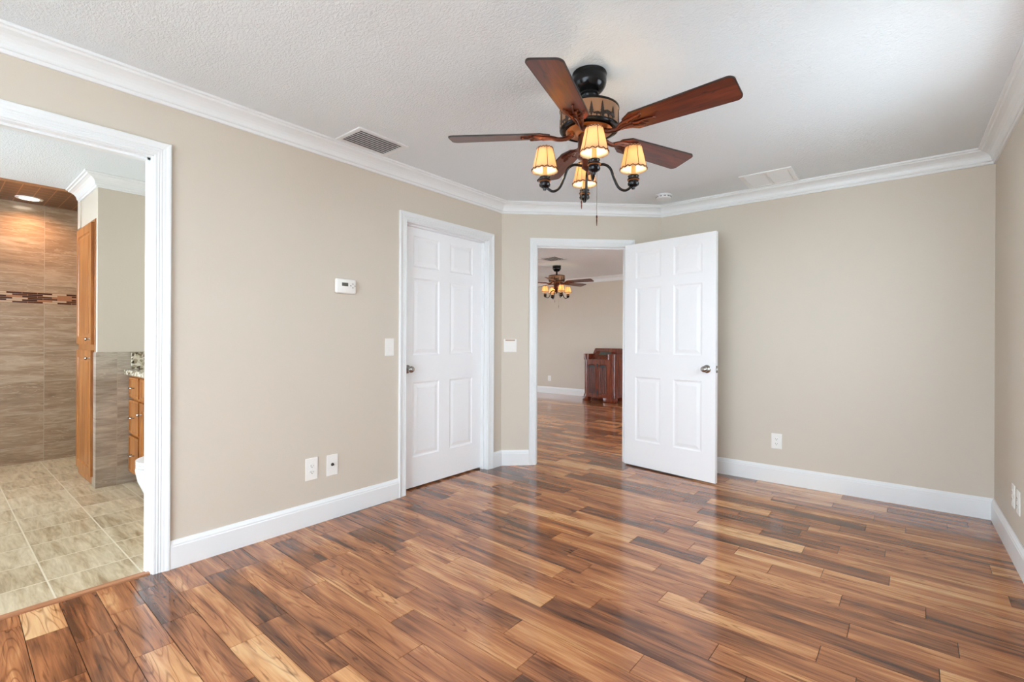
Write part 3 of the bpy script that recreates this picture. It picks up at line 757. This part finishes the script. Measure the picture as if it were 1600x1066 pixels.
def make_fan(label, loc, blade0, arm0, band0, rod):
    t = thing('ceiling_fan', label, 'ceiling fan', loc)
    zr = lambda z: z - ZC
    bm = B()
    k = .9 if rod else 1.0
    lathe(bm, [(0, 0), (.080 * k, 0), (.082 * k, -.006), (.080 * k, -.012), (.078 * k, -.022), (.080 * k, -.026), (.080 * k, -.044), (.076 * k, -.060), (.066 * k, -.076), (.052 * k, -.089), (.044 * k, -.093), (.043 * k, -.098), (0, -.098)], n=40)
    obj('canopy', bm, 'black bronze', t, True)
    bm = B()
    if rod: lathe(bm, [(0, -.078), (.014, -.078), (.014, -.150), (.030, -.152), (.034, -.172), (0, -.172)], n=24)
    else: lathe(bm, [(0, -.096), (.036, -.096), (.037, -.104), (.033, -.110), (.033, -.120), (.036, -.150), (.060, -.160), (.062, -.170), (0, -.170)], n=36)
    obj('neck', bm, 'black bronze', t, True)
    bm = B(); lathe(bm, [(0, zr(2.256)), (.120, zr(2.256)), (.134, zr(2.254)), (.1395, zr(2.250)), (.1395, zr(2.244)), (.1365, zr(2.242)), (.1365, zr(2.161)), (.1395, zr(2.160)), (.1395, zr(2.155)), (.136, zr(2.150)), (.126, zr(2.148)), (.122, zr(2.152)), (.104, zr(2.152)), (0, zr(2.152))], n=64)
    mh = obj('motor_housing', bm, 'black bronze', t, True)
    bm = B(); lathe(bm, [(.1368, zr(2.162)), (.1372, zr(2.162)), (.1372, zr(2.241)), (.1368, zr(2.241))], n=64); obj('scene_band', bm, 'parchment', mh, True)['label'] = 'tan band with dark pine trees and bears'
    rr = random.Random(5)
    for q in range(5):
        for da, h in ((0, .066), (21, .070), (46, .056)):
            bm = B(); arc_plate(bm, [(a, zr(2.162) + z) for a, z in pine(h, .026)], R(band0 + 72 * q + da), .1372); obj('pine_silhouette', bm, 'silhouette', mh)
        bm = B(); arc_plate(bm, [(a, zr(2.162) + z * 1.25) for a, z in BEAR], R(band0 + 72 * q + 33), .1372); obj('bear_silhouette', bm, 'silhouette', mh)
        bm = B(); arc_plate(bm, [(-a * .7, zr(2.162) + z * .75) for a, z in BEAR], R(band0 + 72 * q + 11), .1372); obj('bear_silhouette', bm, 'silhouette', mh)
    bm = B(); lathe(bm, [(.104, zr(2.1515)), (.110, zr(2.146)), (.098, zr(2.140)), (.060, zr(2.137)), (.052, zr(2.130)), (0, zr(2.130))], n=48); obj('flywheel', bm, 'copper plate', t, True)
    bm = B(); lathe(bm, [(0, zr(2.132)), (.046, zr(2.132)), (.052, zr(2.126)), (.050, zr(2.118)), (.053, zr(2.110)), (.053, zr(2.050)), (.050, zr(2.040)), (.054, zr(2.034)), (.054, zr(2.026)), (.034, zr(2.016)), (.030, zr(2.000)), (.034, zr(1.990)), (.034, zr(1.978)), (.022, zr(1.968)), (.010, zr(1.958)), (.008, zr(1.946)), (0, zr(1.942))], n=36); obj('switch_housing', bm, 'copper bronze', t, True)
    ol = blade_outline()
    for q in range(5):
        a = R(blade0 + 72 * q)
        mt = Matrix.Rotation(a, 4, 'Z') @ Matrix.Translation((0, 0, zr(2.133))) @ Matrix.Rotation(R(-12), 4, 'X')
        bm = B(); prism(bm, ol, lambda x, y, k: Vector((x, y, -.003 + .006 * k)))
        bl = obj('blade', bm, 'fan blade wood', t); bl.matrix_local = mt
        bm = B(); prism(bm, [(x, y) for x, y in ol], lambda x, y, k: Vector((x, y, 0)) * 1 + Vector((0, 0, -.0034 + .0068 * k)))
        inner = [((x - .43) * .992 + .43, y * .965) for x, y in ol]
        bm.free(); bm = B()
        n_ = len(ol)
        lo = [bm.verts.new((x * 1.001, y * 1.004, -.0034)) for x, y in ol]; li = [bm.verts.new((x, y, -.0034)) for x, y in inner]
        ho = [bm.verts.new((x * 1.001, y * 1.004, .0034)) for x, y in ol]; hi = [bm.verts.new((x, y, .0034)) for x, y in inner]
        for i in range(n_):
            j = (i + 1) % n_
            bm.faces.new((lo[i], lo[j], li[j], li[i])); bm.faces.new((ho[i], hi[i], hi[j], ho[j])); bm.faces.new((lo[i], ho[i], ho[j], lo[j])); bm.faces.new((li[i], li[j], hi[j], hi[i]))
        eb = obj('dark_edge', bm, 'silhouette', bl)
        # branch-shaped iron under the blade
        bm = B(); zz = -.0075
        tube(bm, smoothpts([(.075, 0, .004), (.105, 0, -.012), (.145, .003, -.016), (.185, .002, zz), (.225, -.001, zz)], 6), [.012] * 8 + [.0105] * 17, 8)
        tube(bm, smoothpts([(.150, .004, -.014), (.185, .016, zz), (.220, .026, zz), (.262, .044, zz)], 6), [.0085] * 12 + [.006] * 7, 7)
        tube(bm, smoothpts([(.150, -.003, -.014), (.185, -.018, zz), (.225, -.026, zz), (.275, -.040, zz)], 6), [.0085] * 12 + [.006] * 7, 7)
        tube(bm, smoothpts([(.215, 0, zz), (.245, .008, zz), (.285, .004, zz), (.318, .012, zz)], 6), [.0065] * 10 + [.004] * 9, 7)
        for k2 in range(7):
            x = .190 + .013 * k2; sgn = (-1) ** k2
            tube(bm, [(x, sgn * .010, zz), (x + .008, sgn * .022, zz - .002), (x + .020, sgn * .027, zz)], [.0048, .004, .0028], 6)
        for x, y in ((.262, .044), (.275, -.040), (.318, .012), (.205, 0)):
            lathe(bm, [(0, -.006), (.006, -.004), (.008, 0), (.006, .004), (0, .006)], x, y, zz, 10)
        obj('blade_iron', bm, 'copper bronze', bl, True)
    for q in range(4):
        a = R(arm0 + 90 * q); ca, sa = math.cos(a), math.sin(a); r = .208
        P = lambda rad, z: (rad * ca, rad * sa, zr(z))
        bm = B(); tube(bm, smoothpts([P(.030, 1.986), P(.070, 1.992), P(.100, 1.972), P(.118, 1.925), P(.140, 1.882), P(.172, 1.868), P(r, 1.892)], 8), .0062, 10)
        arm = obj('light_arm', bm, 'black bronze', t, True)
        cx, cy, _ = P(r, 0)
        bm = B(); lathe(bm, [(0, zr(1.872)), (.007, zr(1.873)), (.009, zr(1.882)), (.016, zr(1.886)), (.025, zr(1.892)), (.027, zr(1.900)), (.024, zr(1.903)), (.024, zr(1.912)), (.028, zr(1.915)), (.028, zr(1.921)), (.023, zr(1.924)), (.023, zr(1.930)), (.026, zr(1.934)), (.024, zr(1.938)), (0, zr(1.938))], cx, cy, 0, 24); cup = obj('candle_cup', bm, ['black bronze', 'copper plate'], arm, True)
        for p in cup.data.polygons:
            if -.509 < p.center.z < -.5045 or -.498 < p.center.z < -.4945: p.material_index = 1
        bm = B(); lathe(bm, [(.0105, zr(1.937)), (.0105, zr(1.985)), (0, zr(1.986))], cx, cy, 0, 16); obj('candle_sleeve', bm, 'candle sleeve', arm, True)
        bm = B(); lathe(bm, [(0, zr(1.986)), (.007, zr(1.987)), (.0125, zr(2.000)), (.013, zr(2.010)), (.009, zr(2.026)), (.003, zr(2.042)), (0, zr(2.044))], cx, cy, 0, 16); obj('bulb', bm, 'bulb', arm, True)
        # laced parchment shade
        zt, zb, rt_, rb = zr(2.074), zr(1.962), .037, .0615
        bm = B(); n = 40
        for ring in range(6):
            f = ring / 6; f2 = (ring + 1) / 6
            for i in range(n):
                a0, a1 = 2 * math.pi * i / n, 2 * math.pi * (i + 1) / n
                pt = lambda ff, aa: (cx + (rb + (rt_ - rb) * ff) * math.cos(aa), cy + (rb + (rt_ - rb) * ff) * math.sin(aa), zb + (zt - zb) * ff + (.0022 * math.cos(aa * 16) if ff == 0 else 0))
                quad(bm, [pt(f, a0), pt(f, a1), pt(f2, a1), pt(f2, a0)])
        bmesh.ops.remove_doubles(bm, verts=bm.verts, dist=1e-6)
        sh = obj('lamp_shade', bm, 'shade', t, True)
        so = sh.modifiers.new('thickness', 'SOLIDIFY'); so.thickness = .0008; so.offset = 0
        bm = B(); rim = []
        for i in range(65):
            aa = 2 * math.pi * i / 64; rim.append((cx + (rb + .001) * math.cos(aa), cy + (rb + .001) * math.sin(aa), zb + .006 + .0034 * math.cos(aa * 16)))
        tube(bm, rim, .0020, 5)
        tube(bm, [(cx + (rt_ + .001) * math.cos(2 * math.pi * i / 64), cy + (rt_ + .001) * math.sin(2 * math.pi * i / 64), zt - .004 + .0026 * math.cos(16 * 2 * math.pi * i / 64)) for i in range(65)], .0019, 5)
        for i in range(6):
            aa = 2 * math.pi * (i + .3) / 6
            tube(bm, [(cx + (rb + .0008) * math.cos(aa), cy + (rb + .0008) * math.sin(aa), zb), (cx + (rt_ + .0008) * math.cos(aa), cy + (rt_ + .0008) * math.sin(aa), zt)], .0015, 5)
        obj('lacing', bm, 'lacing', sh)['label'] = 'brown leather lacing'
    for (px, py, z1, fob) in ((.052, -.016, 1.742, .050), (-.050, .018, 1.835, .040)):
        bm = B(); tube(bm, [(px * .95, py * .95, zr(2.035)), (px, py, zr(2.02)), (px, py, zr(z1))], .0011, 5)
        ch = obj('pull_chain', bm, 'chain metal', t)
        bm = B(); lathe(bm, [(0, 0), (.003, -.002), (.0042, -.010), (.0024, -.016), (.0030, -.026), (.0014, -fob), (0, -fob)], px, py, zr(z1), 10); obj('chain_pull', bm, 'copper bronze', ch, True)
    return t
make_fan('rustic ceiling fan with five wooden blades and four lit shades, hanging in the near room', (-1.141, 1.978, ZC), -74, -144, -56, False)
make_fan('small distant rustic ceiling fan with lit shades, seen through the open doorway', (-4.54, 6.80, ZC), 4.7, -35, -20, True)

# ------------------------------------------------------------------ bathroom fittings
for (x, y, lab) in ((-6.02, .585, 'round recessed ceiling light glowing over the shower'),):
    t = thing('recessed_light', lab, 'ceiling light', (x, y, 2.40))
    bm = B(); lathe(bm, [(.062, -.0005), (.066, -.006), (.088, -.006), (.092, 0)], n=40); obj('trim_ring', bm, 'trim', t, True)
    bm = B(); lathe(bm, [(0, -.002), (.063, -.002), (.063, -.0035), (0, -.0035)], n=32); obj('diffuser', bm, 'canlight', t)
    ld = bpy.data.lights.new('shower_lamp', 'AREA'); ld.shape = 'DISK'; ld.size = .12; ld.energy = 3.3; ld.spread = R(150); ld.color = (1.0, 0.51, 0.23)
    lo = bpy.data.objects.new('shower_lamp', ld); C.objects.link(lo); lo.parent = t; lo.location = (0, 0, -.03)
CSTEP = [(0, 0), (.006, .005), (.012, .006), (.030, .001), (.034, .001)]
def cab_knob(parent, x, y, z):
    bm = B(); lathe(bm, [(.008, 0), (.005, .004), (.005, .014), (.013, .019), (.0145, .025), (.010, .030), (0, .031)], x, y, z, 16, mat=Matrix.Rotation(R(90), 4, 'X')); return obj('knob', bm, 'satin nickel', parent, True)
# linen cabinet
t = thing('linen_cabinet', 'tall narrow oak linen cabinet with two doors beside the shower', 'cabinet', (-5.470, YSt, 0))
bm = B(); box(bm, 0, -.006, .001, .618, .36, 2.090, .002, 1); obj('body', bm, 'honey oak', t)
for z0, z1, kz in ((1.108, 2.062, 1.150), (.075, 1.062, 1.000)):
    bm = door_mesh(.555, z1 - z0, .020, [(.062, .493)], [(.062, z1 - z0 - .062)], CSTEP)
    d = obj('door', bm, 'honey oak', t); d.location = (.036, -.0265, z0); cab_knob(d, .515, 0, kz - z0)
# vanity
t = thing('vanity', 'oak bathroom vanity with drawers under a granite top', 'vanity', (XS + .012, 1.03, 0))
bm = B(); box(bm, 0, .020, .085, .71, .528, .868); box(bm, .02, .075, 0.001, .69, .50, .085); obj('body', bm, 'honey oak', t)
for z0, z1 in ((.690, .848), (.405, .668), (.100, .385)):
    bm = door_mesh(.272, z1 - z0, .020, [(.016, .256)], [(.016, z1 - z0 - .016)], [(0, 0), (.004, -.0), (.008, .0)] if False else [(0, 0), (.006, .004), (.010, .004)])
    d = obj('drawer', bm, 'honey oak', t); d.location = (.008, -.0005, z0)
    bm = B(); tube(bm, smoothpts([(.105, 0, 0), (.105, -.018, 0), (.115, -.026, 0), (.155, -.026, 0), (.165, -.018, 0), (.165, 0, 0)], 5), .0048, 8)
    hd = obj('drawer_pull', bm, 'satin nickel', d, True); hd.location = (0, 0, (z1 - z0) / 2)
bm = door_mesh(.385, .158, .020, [(.016, .369)], [(.016, .142)], [(0, 0), (.006, .004), (.010, .004)]); d = obj('drawer', bm, 'honey oak', t); d.location = (.310, -.0005, .690)
bm = door_mesh(.385, .565, .020, [(.055, .330)], [(.055, .510)], CSTEP); d = obj('door', bm, 'honey oak', t); d.location = (.310, -.0005, .100); cab_knob(d, .05, 0, .48)
bm = B(); box(bm, 0, -.030, .8685, .725, .528, .908, .006, 2); obj('countertop', bm, 'granite', t)
bm = B(); box(bm, 0, .015, .9085, .020, .505, 1.045, .002, 1); box(bm, 0, .505, .9085, .725, .528, 1.045, .002, 1); obj('backsplash', bm, 'granite', t)
# toilet
t = thing('toilet', 'white toilet half hidden beside the vanity', 'toilet', (-3.50, 1.50, 0))
bm = B()
prof = [(.0, .13, .13, .20), (.10, .14, .15, .21), (.20, .172, .205, .235), (.30, .190, .235, .245), (.37, .188, .238, .255), (.385, .185, .235, .255)]   # z, half width, half length, shift
rings = []
for z, hw, hl, sh in prof:
    rings.append([bm.verts.new((hw * math.cos(2 * math.pi * i / 32), -.46 - .0 + hl * math.sin(2 * math.pi * i / 32) - (sh - .24), z + .001)) for i in range(32)])
for a, b in zip(rings, rings[1:]):
    for i in range(32): bm.faces.new((a[i], a[(i + 1) % 32], b[(i + 1) % 32], b[i]))
bm.faces.new(list(reversed(rings[0]))); bm.faces.new(rings[-1])
box(bm, -.11, -.30, .001, .11, -.02, .36, .02, 2)
obj('bowl', bm, 'ceramic', t, True)
for nm, z0, z1, k in (('seat', .3925, .408, 1.0), ('lid', .411, .428, 1.0)):
    bm = B(); prism(bm, [(.190 * k * math.cos(2 * math.pi * i / 36), -.475 + .235 * k * math.sin(2 * math.pi * i / 36)) for i in range(36)], lambda x, y, kk: Vector((x, y, z0 + (z1 - z0) * kk))); obj(nm, bm, 'ceramic', t, True)
bm = B(); box(bm, -.225, -.20, .395, .225, -.005, .74, .025, 3); tk = obj('tank', bm, 'ceramic', t, True)
bm = B(); box(bm, -.235, -.21, .742, .235, -.002, .780, .012, 3); obj('tank_lid', bm, 'ceramic', tk, True)

# ------------------------------------------------------------------ console radio cabinet in the next room
t = thing('console_radio', 'dark mahogany console radio cabinet standing by the far wall', 'radio cabinet', (-4.36, 8.16, 0))
def rounded(x0, x1, y0, y1, r):
    P = []
    for cx, cy, a0 in ((x1 - r, y0 + r, -90), (x1 - .01, y1 - .01, 0), (x0 + .01, y1 - .01, 90), (x0 + r, y0 + r, 180)):
        rr_ = r if cy < (y0 + y1) / 2 else .01
        for i in range(9): P.append((cx + rr_ * math.cos(R(a0 + 90 * i / 8)), cy + rr_ * math.sin(R(a0 + 90 * i / 8))))
    return P
def slab(bm, x0, x1, y0, y1, r, z0, z1): prism(bm, rounded(x0, x1, y0, y1, r), lambda x, y, k: Vector((x, y, (z0, z1)[k])))
bm = B(); slab(bm, -.33, .33, -.21, .21, .075, .135, .775); body = obj('body', bm, 'mahogany', t, True)
bm = B(); slab(bm, -.342, .342, -.222, .215, .08, .080, .115); slab(bm, -.336, .336, -.216, .213, .078, .115, .135)
for x0, x1 in ((-.342, -.215), (.10, .342)): box(bm, x0, -.222, .001, x1, -.10, .080, .01, 2)
box(bm, -.342, .10, .001, .342, .215, .080, .01, 1)
obj('plinth', bm, 'mahogany', t, True)
bm = B(); slab(bm, -.337, .337, -.217, .213, .078, .775, .790); obj('deck', bm, 'mahogany', t, True)
for x0, x1, r in ((-.335, -.225, .05), (.150, .335, .07)):
    bm = B(); slab(bm, x0, x1, -.214, .12, min(r, (x1 - x0) / 2 - .005), .790, .880); slab(bm, x0 - .004, x1 + .004, -.218, .12, min(r, (x1 - x0) / 2 - .005), .880, .892); obj('shoulder', bm, 'mahogany', t, True)
bm = B(); prism(bm, [(-.325, .790), (.325, .790), (.325, .900), (.285, .985), (.270, .995), (-.245, .995), (-.262, .985), (-.300, .900)], lambda x, z, k: Vector((x, .12 + .08 * k, z))); obj('back_panel', bm, 'mahogany', t)
bm = B(); prism(bm, [(-.10, .790), (.118, .790), (.118, .935)], lambda y, z, k: Vector((-.223 + .371 * k, y, z))); dp = obj('dial_panel', bm, 'mahogany', t)
sl = math.atan2(.145, .218)
bm = B(); box(bm, -.125, -.0, -.0, .115, .105, .008, .002, 1); gl = obj('dial_glass', bm, 'screen glass', dp); gl.location = (0, .012, .866); gl.rotation_euler = (sl, 0, 0)
for x0, x1 in ((-.222, -.072), (.012, .162)):
    bm = B()
    xm = (x0 + x1) / 2; w = x1 - x0
    arch = [(x0, .150), (x1, .150), (x1, .660)] + [(xm + w / 2 * math.cos(R(a)), .660 + .032 * math.sin(R(a))) for a in range(15, 180, 15)] + [(x0, .660)]
    prism(bm, arch, lambda x, z, k: Vector((x, -.2095 - .002 * k, z))); g = obj('grille_cloth', bm, 'silhouette', body)
    for i in range(5):
        x = x0 + w * (i + .5) / 5
        bm = B(); lathe(bm, [(0, .155), (.0095, .157), (.0095, .640), (0, .642)], x, -.212, 0, 10); obj('flute', bm, 'mahogany', body, True)
    bm = B(); tube(bm, [(x1, -.213, .655)] + [(xm + w / 2 * math.cos(R(a)), -.213, .660 + .034 * math.sin(R(a))) for a in range(10, 180, 10)] + [(x0, -.213, .655)], .007, 8); obj('arch_moulding', bm, 'mahogany', body, True)
bm = B(); prism(bm, [(-.030, .715), (-.052, .690), (-.034, .640), (-.030, .590), (-.026, .640), (-.008, .690)], lambda x, z, k: Vector((x, -.210 - .010 * k, z))); prism(bm, [(-.030, .240), (-.046, .190), (-.042, .110), (-.018, .110), (-.014, .190)], lambda x, z, k: Vector((x, -.210 - .010 * k, z))); obj('ornament', bm, 'silhouette', body)
